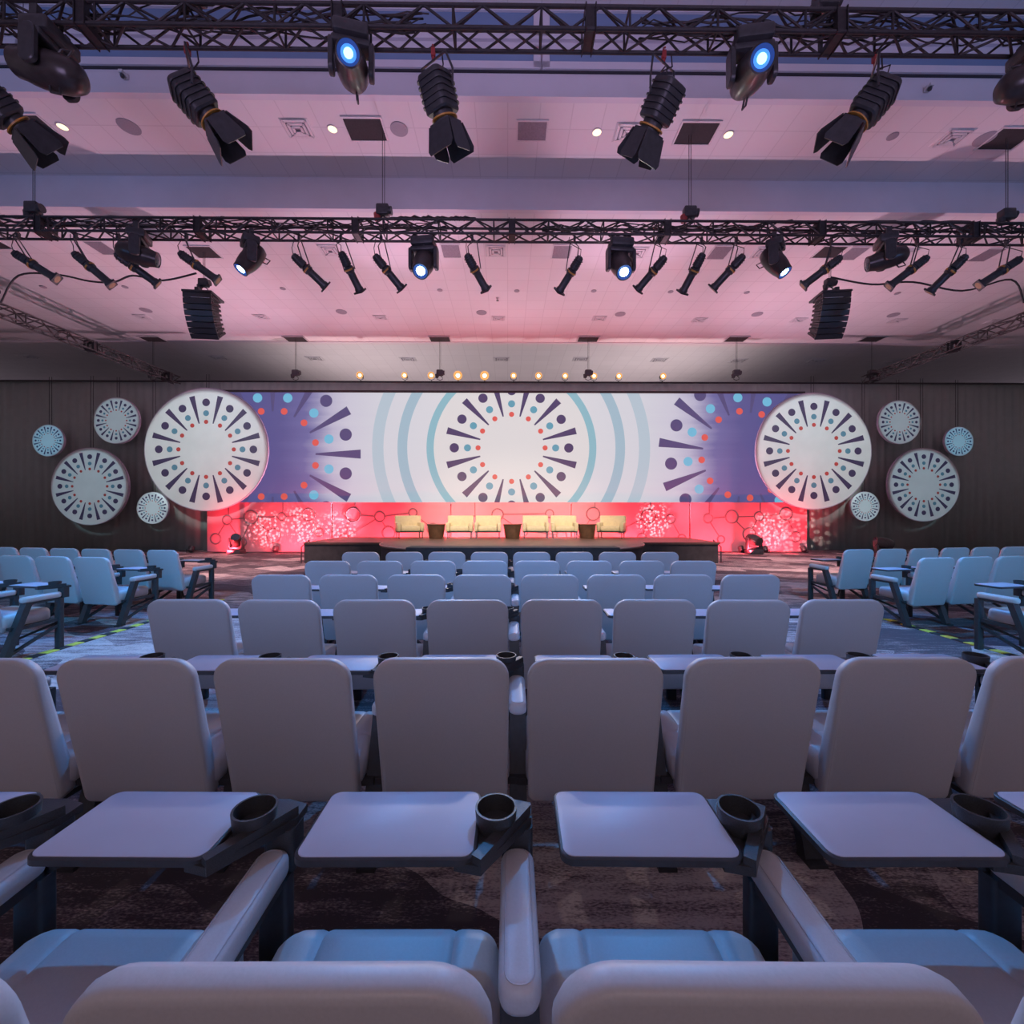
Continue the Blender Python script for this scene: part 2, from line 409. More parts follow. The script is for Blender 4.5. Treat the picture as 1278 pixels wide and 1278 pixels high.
# chain hoists ------------------------------------------------------------
def hoist(x, y, ztop, zbody, label, grp, s=1.0, red=False):
    t = thing('chain_hoist', label, 'hoist', (x, y, zbody), 0, grp)
    MB().bbox((0, 0, .16*s), (.26*s, .18*s, .22*s), .03*s).lathe([(.085*s, -.05*s), (.085*s, .05*s)], MX.Translation((.13*s, 0, .16*s)) @ MX.Rotation(PI/2, 4, 'Y'), 16).build('motor', HOUSING, t)
    MB().lathe([(.0001, -.10*s), (.06*s, -.09*s), (.075*s, .04*s), (.07*s, .05*s)], MX.Translation((-.12*s, 0, .05*s)), 14).build('chain_bag', REDTIE if red else HOUSING, t)
    MB().tube([(-.012, 0, .25*s), (-.012, 0, ztop - zbody)], .006, 6).tube([(.03, 0, .25*s), (.03, 0, ztop - zbody)], .006, 6).build('chain', CABLE, t)
    MB().tube([(0, 0, .06*s), (-.10, 0, -.02), (-.10, 0, -.10), (0, 0, -.13), (.10, 0, -.10), (.10, 0, -.02), (0, 0, .06*s)], .012, 6).build('sling', CABLE, t)
    return t
for k, px in enumerate((38, 475, 864, 1272)):
    x = (px - 638)/F * T2Y
    hoist(x, ry(T2Y + A/2, x), H1 - .004, T2Z + A + .10, f'black chain hoist holding up the far lighting truss, {ORD[k]} from the left', 'hoists of the far truss', .95, k in (1, 2))
for k, px in enumerate((233, 1042)):
    x = (px - 638)/F * T1Y
    hoist(x, ry(T1Y + A/2, x), H0 - .004, T1Z + A + .10, f'black chain hoist on top of the nearest truss toward the {("left", "right")[k]}', 'hoists of the nearest truss')
for k, (hx, mx) in enumerate(((192, 190), (363, 368), (548, 548), (733, 733), (915, 918), (1096, 1087))):
    p = cpt(hx, 426, H3); x = (mx - 638)/F*17.1
    rigging_hatch(V((x, 17.1, H3)), .78, .50, f'dark rigging hatch above the drape, {ORD[k]} of six from the left', 'hatches above the drape')
    hoist(x, 17.1, H3 - .004, 6.86, f'small black hoist hanging at the top of the drape, {ORD[k]} of six from the left', 'hoists above the drape', 1.0)
for k, (x, y, sd) in enumerate(((-13.2, 11.0, 'left'), (13.85, 11.0, 'right'))):
    rigging_hatch(V((x, y, H2)), .62, .50, f'dark rigging hatch at the {sd} edge above the slanting side truss', 'hatches above the side trusses')
    hoist(x, y, H2 - .004, 6.62 + A + .10, f'black chain hoist at the {sd} edge on the slanting side truss', 'hoists of the side trusses')

# ------------------------------------------------------------------ stage lights
def clamp(mb, z, s=1.0):
    mb.box((0, 0, z + .05*s), (.05*s, .06*s, .10*s)); mb.tube([(0, -.05*s, z + .10*s), (0, 0, z + .15*s), (0, .05*s, z + .10*s)], .012*s, 6)
    return mb
def moving_head(p, d, lit, label, grp, s=1.0, rear=HEADSHELL, hl=1.0):
    """p: point on the truss underside, d: beam direction."""
    t = thing('moving_head_light', label, 'stage light', p, 0, grp)
    d = V(d).normalized(); az = math.atan2(d.x, -d.y) if abs(d.x) + abs(d.y) > 1e-3 else 0
    R = MX.Rotation(az, 4, 'Z')
    b = MB().bbox((0, 0, -.10*s), (.40*s, .30*s, .15*s), .03*s, 0, R)
    b.box((-.15*s, 0, .01*s), (.06*s, .08*s, .16*s), 0, R).box((.15*s, 0, .01*s), (.06*s, .08*s, .16*s), 0, R)
    b.build('base', HOUSING, t)
    y = MB().bbox((0, 0, -.215*s), (.44*s, .20*s, .08*s), .025*s, 0, R)
    for sx in (-1, 1): y.slab(rrect(.17*s, .40*s, .06*s, 5), [(-.03*s, .012*s), (-.02*s, 0), (.02*s, 0), (.03*s, .012*s)], R @ MX.Translation((sx*.225*s, 0, -.37*s)) @ MX.Rotation(PI/2, 4, 'Z') @ MX.Rotation(PI/2, 4, 'X'))
    y.build('yoke', HOUSING, t)
    ce = V((0, 0, -.45*s))
    M = MX.Translation(ce) @ frame_of(d)
    prof = [(.0001, -.36), (.08, -.355), (.14, -.31), (.175, -.20), (.185, -.05), (.18, .06), (.165, .16), (.145, .24), (.14, .30), (.125, .305), (.115, .27), (.0001, .265)]
    M = M @ MX.Translation((0, 0, (hl - 1)*.32*s)); prof = [(r, z*hl) for r, z in prof]
    MB().lathe([(r*s, z*s) for r, z in prof], M, 28).build('head', rear, t)
    M = M @ MX.Translation((0, 0, (hl - 1)*.30*s))
    if lit: g = 1.45 if lit == 2 else 1.0; lp = [(.0001, .292), (.030*g, .290), (.052*g, .286)]
    else: lp = [(.0001, .318), (.07, .312), (.125, .295)]
    ln = MB().lathe([(r*s, z*s) for r, z in lp], M, 24, 0, False)
    if lit: ln.lathe([(.052*g*s, .284*s), (.085*s, .280*s)], M, 24, 1, False).lathe([(.085*s, .280*s), (.122*s, .300*s)], M, 24, 2, False)
    ln.build('lens', [LENS_HOT if lit == 2 else LENS_BLUE, LENS_MID, LENS_RIM] if lit else LENS_OFF, t)
    for sx in (-1, 1):
        MB().tube([M @ V(q) for q in ((.03*s, sx*.16*s, -.24*s), (.03*s, sx*.24*s, -.27*s), (.03*s, sx*.24*s, -.16*s), (.03*s, sx*.17*s, -.13*s))], .012*s, 6).build('handle', HOUSING, t)
    return t
def barn_light(ptop, rear, d, label, grp, L=.85):
    """ptop: truss point, rear/d: back end and aim of the housing."""
    t = thing('fresnel_light', label, 'stage light', ptop, 0, grp)
    d = V(d).normalized(); o = V(rear) - V(ptop)
    M = MX.Translation(o) @ frame_of(d)
    h = MB().slab(rrect(.34, .34, .07, 4), [(0, .06), (.02, .01), (.04, 0), (.40, 0), (.42, .02)], M)
    for k in range(5): h.slab(rrect(.37, .37, .07, 4), [(.07 + k*.065, 0), (.085 + k*.065, 0)], M)
    h.lathe([(.13, .42), (.13, .52), (.10, .52)], M, 24)
    h.build('housing', HOUSING, t)
    MB().lathe([(.15, .47), (.165, .475), (.165, .49), (.15, .495)], M, 24).build('gel_ring', AMBER, t)
    MB().slab(rrect(.30, .30, .02, 2), [(.52, 0), (.54, 0)], M).build('door_frame', HOUSING, t)
    MB().lathe([(.0001, .525), (.125, .522)], M, 20).build('lens', LENS_AMBER, t)
    for k in range(4):
        Q = M @ MX.Rotation(k*PI/2, 4, 'Z') @ MX.Translation((0, .15, .54)) @ MX.Rotation(math.radians(-17 if k % 2 == 0 else -6), 4, 'X')
        w = .16 if k % 2 == 0 else .12
        pts = [(-w, 0, 0), (w, 0, 0), (w + .04, 0, .27), (w + .01, 0, .32), (-w - .01, 0, .32), (-w - .04, 0, .27)]
        vs = [V(p) + V((0, -.006, 0)) for p in pts] + [V(p) + V((0, .006, 0)) for p in pts]
        MB().add(vs, [tuple(range(6)), tuple(range(11, 5, -1))] + [(i, (i+1) % 6, 6 + (i+1) % 6, 6 + i) for i in range(6)], 0, Q).build('barn_door', HOUSING, t)
    # U yoke
    ce = M @ V((0, 0, .22)); x = V(M.col[0][:3]); x.z = 0
    x = x.normalized() if x.length > .05 else V((1, 0, 0))
    top = V((0, 0, -.10))
    x = x * .23
    MB().tube([ce - x, ce - x + V((0, 0, .20)), top - x*.9, top - x*.4, top + x*.4, top + x*.9, ce + x + V((0, 0, .20)), ce + x], .014, 6).build('yoke', HOUSING, t)
    clamp(MB().tube([top, (0, 0, 0)], .02, 8), -.06).build('clamp', REDTIE, t)
    MB().tube([M @ V((.05, .05, 0)), M @ V((.10, .10, -.10)), M @ V((.05, .22, -.05)), (.12, .03, -.12), (.10, .02, .06)], .009, 6).build('power_lead', CABLE, t)
    return t
def profile_light(ptop, rear, d, label, grp, L=.78, lens=LENS_AMBER, blue=False):
    t = thing('profile_spotlight', label, 'stage light', ptop, 0, grp)
    d = V(d).normalized(); o = V(rear) - V(ptop); k = L / .78
    M = MX.Translation(o) @ frame_of(d)
    b = MB().slab(rrect(.15*k, .15*k, .05*k, 4), [(0, .045*k), (.02*k, .02*k), (.10*k, .008*k), (.24*k, 0), (.26*k, .02*k)], M)
    for q in range(4): b.slab(rrect(.17*k, .17*k, .05*k, 4), [(.06*k + q*.045*k, .01), (.07*k + q*.045*k, .01)], M)
    b.build('lamp_housing', HOUSING, t)
    MB().lathe([(.05*k, .25*k), (.09*k, .28*k), (.09*k, .36*k), (.075*k, .38*k)], M, 18).bbox((0, 0, .32*k), (.21*k, .05*k, .03*k), .008, 0, M).build('shutter_gate', HOUSING, t)
    MB().lathe([(.072*k, .37*k), (.072*k, .66*k), (.085*k, .68*k), (.085*k, .72*k)], M, 18).build('barrel', HOUSING, t)
    MB().slab(rrect(.20*k, .20*k, .015, 2), [(.72*k, 0), (.75*k, 0), (.75*k, .03)], M).build('gel_frame', HOUSING, t)
    MB().lathe([(.0001, .76*k), (.07*k, .752*k)], M, 16).build('lens', lens, t)
    MB().lathe([(.093*k, .30*k), (.098*k, .305*k), (.098*k, .325*k), (.093*k, .33*k)], M, 18).build('colour_band', AMBER, t)
    ce = M @ V((0, 0, .34*k)); x = V(M.col[0][:3]); x.z = 0
    x = (x.normalized() if x.length > .05 else V((1, 0, 0))) * .13*k
    top = V((0, 0, -.08))
    MB().tube([ce - x, top - x*.9 + V((0, 0, -.03)), top - x*.4, top + x*.4, top + x*.9 + V((0, 0, -.03)), ce + x], .011, 6).build('yoke', HOUSING, t)
    clamp(MB().tube([top, (0, 0, 0)], .016, 8), -.05, .9).build('clamp', HOUSING, t)
    MB().tube([M @ V((0, .02, 0)), M @ V((0, .10*k, -.08*k)), V((-.12, .02, -.06)), V((-.10, 0, .04))], .007, 6).build('power_lead', CABLE, t)
    return t
def aim(a, b, d, L):                       # direction from two picture points on a lamp of known length
    k = d / F; dx = (b[0]-a[0])*k; dz = -(b[1]-a[1])*k
    dy = math.sqrt(max(L*L - dx*dx - dz*dz, (.35*L)**2))
    return V((dx, dy, dz))
def tx(px, d): return (px - 638)/F*d
# nearest truss
G = 'shuttered lights on the nearest truss'
for k, (tpx, a, b, lab) in enumerate((
        (-32, (-38, 100), (5, 150), 'shuttered light cut by the left edge of the photo under the nearest truss'),
        (236, (222, 100), (275, 160), 'black shuttered light aimed right, beside the leftmost moving head on the nearest truss'),
        (540, (540, 90), (560, 168), 'black shuttered light hanging straight down left of the middle of the nearest truss'),
        (828, (838, 100), (806, 164), 'black shuttered light aimed left, right of the middle of the nearest truss'),
        (1095, (1108, 104), (1052, 172), 'black shuttered light aimed left, nearest the right end of the nearest truss'))):
    x = tx(tpx, T1Y + .27); P = V((x, ry(T1Y + .27, x), T1Z - .02))
    barn_light(P, at(a[0], a[1], T1Y + .12), aim(a, b, T1Y + .2, .86), lab, G)
G = 'moving heads on the nearest truss'
moving_head(V((tx(68, 5.3), ry(5.3, -5.4), T1Z - .03)), (-1, .0, .26), 0, 'black moving head light pointing left near the left end of the nearest truss', G, 1.1, HEADSHELL, 1.1)
moving_head(V((tx(438, 5.25), 5.25, T1Z - .01)), (.22, -1, -.42), 1, 'blue-lit moving head light left of the middle on the nearest truss', G, 1.02)
moving_head(V((tx(937, 5.3), 5.3, T1Z - .01)), (-.12, -1, -.42), 1, 'blue-lit moving head light right of the middle on the nearest truss', G, 1.06)
moving_head(V((tx(1300, 5.3), ry(5.3, 6.4), T1Z - .03)), (1, -.15, .12), 0, 'moving head light cut off by the right edge under the nearest truss', G, 1.1, HEADSHELL, 1.1)
# far truss
G = 'slim spotlights on the far truss'
PR = [((15, 315), (60, 344)), ((90, 315), (124, 348)), ((142, 316), (176, 342)), ((222, 315), (262, 343)), ((364, 318), (396, 346)), ((424, 314), (438, 349)), ((466, 318), (495, 348)), ((581, 317), (605, 347)),
      ((724, 320), (699, 350)), ((830, 320), (802, 348)), ((877, 316), (862, 351)), ((928, 318), (898, 350)), ((1050, 320), (1014, 347)), ((1158, 320), (1122, 350)), ((1206, 318), (1184, 353)), ((1274, 322), (1232, 352))]
for k, (a, b) in enumerate(PR):
    mx = (a[0] + b[0])/2 + (4 if a[0] > b[0] else -4); x = tx(mx, T2Y + .2)
    blue = k in (0, 1, 14, 15)
    profile_light(V((x, ry(T2Y + .13, x), T2Z - .02)), at(a[0], a[1], T2Y + .05), aim(a, b, T2Y + .1, .80), f'slim black spotlight under the far truss, {ORD[k]} from the left', G, .80)
G = 'moving heads on the far truss'
def mh2(px, d, lit, lab, s): 
    x = tx(px, T2Y + .13); moving_head(V((x, ry(T2Y + (.13 if lit else -.02), x), T2Z - .02)), d, lit, lab, G, s)
mh2(185, (.9, .35, -.15), 0, 'unlit moving head light near the left end of the far truss', 1.0)
mh2(313, (-.42, -.35, -.85), 2, 'moving head shining blue, leftmost lit one on the far truss', 1.0)
mh2(528, (-.06, -.62, -.80), 2, 'moving head shining bright blue, second lit one from the left on the far truss', 1.12)
mh2(774, (.06, -.62, -.80), 2, 'moving head shining bright blue, third lit one from the left on the far truss', 1.12)
mh2(969, (.42, -.35, -.85), 2, 'moving head shining blue, rightmost lit one on the far truss', 1.0)
mh2(1100, (-.9, .35, -.15), 0, 'unlit moving head light near the right end of the far truss', 1.0)

# line array loudspeakers ------------------------------------------------------
def line_array(px, yaw, sd):
    d = 11.3; x = tx(px, d); z0 = CH + (639 - 369)/F*d
    t = thing('line_array_speaker', f'curved black hanging stack of loudspeakers on the {sd} side of the hall', 'loudspeaker', (x, d, z0), yaw, 'hanging loudspeaker stacks')
    MB().box((0, .1, .03), (.72, .60, .05)).box((0, .1, .09), (.10, .60, .08)).build('flying_frame', HOUSING, t)
    z = 0; y = 0; a = 0
    for k in range(8):
        h = .128; ang = math.radians(2 + 5.0*k)
        M = MX.Translation((0, y, z)) @ MX.Rotation(ang, 4, 'X')
        cb = MB().slab([(-.34, -.18), (.34, -.18), (.29, .26), (-.29, .26)], [(-h + .006, .006), (-h + .012, 0), (-.012, 0), (-.006, .006)], M).build('cabinet', HOUSING, t)
        MB().box((0, -.184, -h/2), (.68, .014, h*.97), 0, M).build('grille', PLASTIC, cb)
        if k == 0: MB().box((.08 if sd == 'left' else -.08, -.192, -.125), (.45, .006, .012), 0, M).build('trim_strip', WHITEMETAL, cb)
        for sx in (-1, 1): MB().box((sx*.335, .05, -h/2), (.03, .36, h*.45), 0, M).build('rigging_plate', TRUSS, t)
        e = M @ V((0, 0, -h)); y, z = e.y, e.z
    hoist(x, d + .1, H2 - .004, z0 + .24, f'chain hoist above the hanging loudspeaker stack on the {sd} side', 'hoists of the loudspeakers', .9)
    rigging_hatch(V((x, d + .1, H2)), .62, .5, f'dark rigging hatch over the hanging loudspeaker stack on the {sd} side', 'hatches over the loudspeakers')
line_array(250, math.radians(6), 'left'); line_array(1038, math.radians(-6), 'right')
def swag(pts, d, lab):
    pts = [at(x, y, d) for x, y in pts]; out = []
    for i in range(len(pts) - 1):
        p0 = pts[max(i-1, 0)]; p1 = pts[i]; p2 = pts[i+1]; p3 = pts[min(i+2, len(pts)-1)]
        for k in range(6):
            t = k/6; out.append(.5*((2*p1) + (p2-p0)*t + (2*p0 - 5*p1 + 4*p2 - p3)*t*t + (3*p1 - p0 - 3*p2 + p3)*t**3))
    out.append(pts[-1]); return tag(MB().tube(out, .022, 6).build('hanging_cable', CABLE), lab, 'cable')
swag([(0, 378), (22, 344), (71, 343), (111, 351), (141, 352), (165, 344), (202, 350), (244, 341)], 11.0, 'black cable swagged under the far truss from left edge to hanging loudspeaker')
swag([(1036, 346), (1087, 355), (1138, 352), (1200, 363), (1261, 349), (1277, 378)], 11.0, 'black cable swagged under the far truss from hanging loudspeaker to right edge')

# ------------------------------------------------------------------ drapes, screen, discs
DY = 17.6; DZ = CH + 162/F*DY
def drape(x0, x1, lab, seed):
    mb = MB(); rnd = random.Random(seed); n = int((x1-x0)/.035); vs = []; ph = 0
    for i in range(n + 1):
        x = x0 + (x1-x0)*i/n; ph += .55 + .25*rnd.random()
        y = ry(DY, x) + .018*math.sin(ph)
        vs += [(x, y + .02*math.sin(ph*.37), .01), (x, y*.999 + .0176, DZ)]
    mb.add(vs, [(2*i, 2*i+2, 2*i+3, 2*i+1) for i in range(n)])
    o = mb.build('drape', DRAPE, None, 80)
    md = o.modifiers.new('thickness', 'SOLIDIFY'); md.thickness = .006
    return tag(o, lab, 'drape')
drape(-26, -11.75, 'long black stage drape to the left of the screen', 1)
drape(-11.75, 11.75, 'black drape hanging behind the screen with its top edge showing above', 2)
drape(11.75, 26, 'long black stage drape to the right of the screen', 3)
tag(MB().tube([(-26, ry(DY - .1, -26), DZ - .03), (26, ry(DY - .1, 26), DZ - .03)], .035, 8).build('drape_pipe', TRUSS), 'black horizontal pipe along the top edge of the black drapes', 'pipe')

def circle(cx, cy, r, n=28): return [(cx + r*math.cos(2*PI*k/n), cy + r*math.sin(2*PI*k/n)) for k in range(n)]
def ray(cx, cy, r0, r1, w0, w1, a):
    ca, sa = math.cos(a), math.sin(a)
    return [(cx + r*ca - w*sa, cy + r*sa + w*ca) for r, w in ((r0, -w0/2), (r1, -w1/2), (r1, w1/2), (r0, w0/2))]
def burst(cx, cy, R, rot=0, n=12):
    """polygons (points, kind) of one starburst; kind 0 navy 1 teal 2 red"""
    out = []
    for k in range(n):
        a = rot + 2*PI*k/n
        for rr, q, kd in ((.76, .062, 0), (.585, .047, 1), (.445, .034, 2)):
            out.append((circle(cx + rr*R*math.cos(a), cy + rr*R*math.sin(a), q*R), kd))
        out.append((ray(cx, cy, .43*R, .885*R, .018*R, .092*R, a + PI/n), 0))
    return out
def clip(poly, x0, x1, y0, y1):
    def side(P, f, lerp):
        o = []
        for i in range(len(P)):
            a, b = P[i-1], P[i]
            fa, fb = f(a), f(b)
            if fa >= 0 and fb >= 0: o.append(b)
            elif fa >= 0 > fb: o.append(lerp(a, b, fa/(fa-fb)))
            elif fb >= 0 > fa: o += [lerp(a, b, fa/(fa-fb)), b]
        return o
    lp = lambda a, b, t: (a[0] + (b[0]-a[0])*t, a[1] + (b[1]-a[1])*t)
    for f in (lambda p: p[0]-x0, lambda p: x1-p[0], lambda p: p[1]-y0, lambda p: y1-p[1]):
        if len(poly) < 3: return []
        poly = side(poly, f, lp)
    return poly if len(poly) >= 3 else []

# screen
SD = 17.3; KS = SD/F
sxl, sxr, syt, syb = (272-638)*KS, (1003-638)*KS, CH + (639-490.5)*KS, CH + (639-629)*KS
scx, scz = (sxl+sxr)/2, (syt+syb)/2
t = thing('projection_screen', 'very wide screen showing a starburst between teal arcs above the stage', 'screen', (scx, ry(SD, scx), scz), TH)
def screen_mat():
    m = bpy.data.materials.new('screen_image'); m.use_nodes = True; nt = m.node_tree; L = nt.links; N = nt.nodes
    p = N['Principled BSDF']; p.inputs['Base Color'].default_value = (.05, .05, .05, 1); p.inputs['Roughness'].default_value = .7
    tc = N.new('ShaderNodeTexCoord'); sp = N.new('ShaderNodeSeparateXYZ'); L.new(tc.outputs['Object'], sp.inputs[0])
    a = N.new('ShaderNodeMath'); a.operation = 'ABSOLUTE'; L.new(sp.outputs['X'], a.inputs[0])
    # slanting pale beams
    mp = N.new('ShaderNodeMapping'); mp.inputs['Rotation'].default_value = (0, .18, 0); mp.inputs['Scale'].default_value = (.12, 1, 2.4); L.new(tc.outputs['Object'], mp.inputs[0])
    nz = N.new('ShaderNodeTexNoise'); nz.inputs['Scale'].default_value = 1.1; nz.inputs['Detail'].default_value = 4; L.new(mp.outputs[0], nz.inputs['Vector'])
    b = N.new('ShaderNodeMath'); b.operation = 'MULTIPLY_ADD'; b.inputs[1].default_value = 1.2; L.new(nz.outputs['Fac'], b.inputs[0]); 
    b.inputs[2].default_value = -.6
    s = N.new('ShaderNodeMath'); s.operation = 'ADD'; L.new(a.outputs[0], s.inputs[0]); L.new(b.outputs[0], s.inputs[1])
    d = N.new('ShaderNodeMath'); d.operation = 'DIVIDE'; d.inputs[1].default_value = 12.0; L.new(s.outputs[0], d.inputs[0])
    r = N.new('ShaderNodeValToRGB'); cr = r.color_ramp
    st = [(.0, c(226, 222, 226)), (.42, c(214, 213, 222)), (.54, c(206, 202, 218)), (.60, c(186, 181, 206)), (.64, c(146, 142, 182)), (.68, c(108, 106, 160)), (.76, c(88, 87, 143)), (.90, c(84, 83, 140)), (1.0, c(92, 92, 150))]
    cr.elements[0].position = 0; cr.elements[0].color = st[0][1] + (1,)
    cr.elements[1].position = 1; cr.elements[1].color = st[-1][1] + (1,)
    for q, k in st[1:-1]: e = cr.elements.new(q); e.color = k + (1,)
    L.new(d.outputs[0], r.inputs[0]); L.new(r.outputs[0], p.inputs['Emission Color']); p.inputs['Emission Strength'].default_value = .92
    return m
S_IMG = screen_mat()
def semi(n, rgb, s=.95): return mat(n, (.05, .05, .05), .7, emit=c(*rgb), es=s*.95)
S_MATS = [S_IMG, semi('screen_navy', (74, 64, 104)), semi('screen_teal', (96, 160, 182)), semi('screen_red', (226, 92, 82)), semi('screen_ring', (142, 188, 202)), semi('screen_arc', (164, 190, 206)), semi('screen_arc_pale', (184, 200, 213)), semi('screen_white', (226, 221, 222)), semi('screen_cyan', (112, 188, 220)), semi('screen_violet', (82, 76, 122))]
mb = MB()
W2, Hh2 = (sxr-sxl)/2, (syt-syb)/2
mb.box((0, .02, 0), (2*W2, .04, 2*Hh2), 0)
def decal(poly, m, z):
    poly = clip(poly, -W2, W2, -Hh2, Hh2)
    if poly: mb.add([(x, -z, y) for x, y in poly], [tuple(range(len(poly)))], m)
def loc(px, py): return ((px-638)*KS - scx, CH + (639-py)*KS - scz)
ox, oz = loc(637.5, 559)
def ring(r0, r1, m, z, n=120):
    for k in range(n):
        a, b = 2*PI*k/n, 2*PI*(k+1)/n
        decal([(ox + r*KS*math.cos(q), oz + r*KS*math.sin(q)) for r, q in ((r0, a), (r1, a), (r1, b), (r0, b))], m, z)
ring(159.5, 173.5, 6, .003); ring(130, 142, 5, .003); ring(97, 106, 4, .004)
decal(circle(ox, oz, 97*KS, 90), 7, .004)
KM = {0: 1, 1: 2, 2: 3}
for poly, kd in burst(ox, oz, 94*KS, 0): decal(poly, KM[kd], .006)
for (cx, cy, rot) in ((341, 567, PI/12), (930, 567, PI/12 - math.radians(8))):
    bx, bz = loc(cx, cy)
    for poly, kd in burst(bx, bz, 123*KS, rot): decal(poly, {0: 9, 1: 8, 2: 3}[kd], .005)
mb.build('screen_surface', S_MATS, t)
fb = MB()
for ce, sz in (((0, 0, Hh2 + .04), (2*W2 + .16, .10, .08)), ((0, 0, -Hh2 - .04), (2*W2 + .16, .10, .08)), ((-W2 - .04, 0, 0), (.08, .10, 2*Hh2)), ((W2 + .04, 0, 0), (.08, .10, 2*Hh2))): fb.box(ce, sz)
fb.build('frame', SKIRT, t)

# printed discs
DISCS = [(257, 561, 77, 16.7, 'largest white starburst disc, overlapping the left end of the screen'),
         (112, 607, 48.5, 16.95, 'second largest starburst disc on the left black drape'),
         (145, 525, 29, 17.1, 'medium starburst disc high on the left drape beside the largest disc'),
         (60, 550, 20, 17.1, 'small bluish starburst disc farthest left on the black drape'),
         (190, 634, 20, 17.1, 'small white starburst disc low beside the largest left disc'),
         (1014, 563, 73, 16.7, 'largest white starburst disc, overlapping the right end of the screen'),
         (1151, 605, 46, 16.95, 'second largest starburst disc on the right black drape'),
         (1121, 527, 27.5, 17.1, 'medium starburst disc high on the right drape beside the largest disc'),
         (1195, 551, 18.5, 17.1, 'small bluish starburst disc farthest right on the black drape'),
         (1078, 632, 18.5, 17.1, 'small white starburst disc low beside the largest right disc')]
for px, py, r, d, lab in DISCS:
    p = at(px, py, d); R = r*p.y/F
    t = thing('starburst_disc', lab, 'wall disc', p, TH, 'starburst discs on the drapes')
    M = MX.Rotation(PI/2, 4, 'X')
    mb = MB().lathe([(R*.985, .03), (R, .02), (R, -.04), (R*.985, -.05)], M, 72, 1)
    mb.add([(x, -.0305, z) for x, z in circle(0, 0, R*.985, 72)], [tuple(range(72))], 0)
    for poly, kd in burst(0, 0, R, 0): mb.add([(x, -.034, z) for x, z in poly], [tuple(range(len(poly)))], 2 + kd)
    mb.build('disc', [DISC, DISCEDGE, P_NAVY, P_TEAL, P_RED], t)
    MB().tube([(-.05, .06, R*.9), (-.05, .06, DZ - p.z + .02)], .008, 6).tube([(.05, .06, R*.9), (.05, .06, DZ - p.z + .02)], .008, 6).build('hanging_wire', CABLE, t)

# warm lamps above the screen
for k, px in enumerate((450, 505, 538, 571, 604, 640, 671, 704, 740, 771, 826)):
    x = tx(px, DY - .1); s = 1.45 if k in (3, 4) else (1.15 if k in (0, 6, 2) else 1.0)
    t = thing('par_can', f'small glowing warm lamp above the screen, {ORD[k]} of eleven from the left', 'stage light', (x, ry(DY - .12, x), DZ), 0, 'warm lamps above the screen')
    M = MX.Translation((0, -.05, .20)) @ frame_of((0, -1, -.12))
    MB().lathe([(.05, -.22), (.085, -.18), (.10, -.05), (.10, .06), (.085, .06), (.08, .02)], M, 18).build('can', HOUSING, t)
    MB().lathe([(.0001, .085), (.040*s, .075), (.055*s, .05)], M, 16).build('lamp', LAMP_WARM, t)
    MB().lathe([(.055*s, .045), (.12*s, .075), (.125*s, .07), (.06*s, .03)], M, 18, 0, False).build('reflector', REFLECT, t)
    MB().tube([(-.11, -.04, .20), (-.11, 0, .08), (0, 0, .03), (.11, 0, .08), (.11, -.04, .20)], .010, 6).tube([(0, 0, .03), (0, 0, -.02)], .02, 6).build('yoke', HOUSING, t)

# red lit scenic panels
PD = 17.15; KP = PD/F
pe = [262, 415, 562, 712, 860, 1007]; ptop = CH + (639-627)*KP
RG = {0: [(287, 649, 5.6), (316, 645.5, 8.4), (354, 645, 4.7), (387, 642.5, 7.8), (344, 668, 8.4), (273, 672, 6.2), (305, 676, 5.6), (400, 664, 5)],
      1: [(441, 642.5, 8.8), (474, 645, 6.2), (485, 665, 7.8), (515, 640, 5), (540, 660, 7), (430, 672, 6)],
      2: [(590, 650, 6), (620, 642, 7), (650, 662, 8), (685, 641, 5), (700, 668, 6)],
      3: [(739, 641.5, 8.1), (725, 665, 6), (808, 644.6, 8.8), (836, 648, 5.6), (775, 660, 6), (800, 672, 6), (850, 672, 5)],
      4: [(882, 647, 5.6), (912, 645, 7.8), (946, 644.6, 5.6), (980, 641.5, 7.8), (934, 666.6, 7.8), (992, 670, 6.2), (898.5, 673, 4.4)]}
EG = {0: [(0, 1), (1, 2), (2, 3), (1, 4), (0, 6), (5, 0), (1, 6), (3, 7)], 1: [(0, 1), (1, 2), (1, 3), (3, 4), (0, 5), (1, 5)], 2: [(0, 1), (1, 2), (1, 3), (2, 4), (3, 4)], 3: [(0, 1), (0, 4), (2, 3), (2, 4), (2, 5), (3, 6)], 4: [(0, 1), (1, 2), (2, 3), (2, 4), (3, 5), (0, 6), (1, 4)]}
names = ['far left', 'left of centre', 'central', 'right of centre', 'far right']
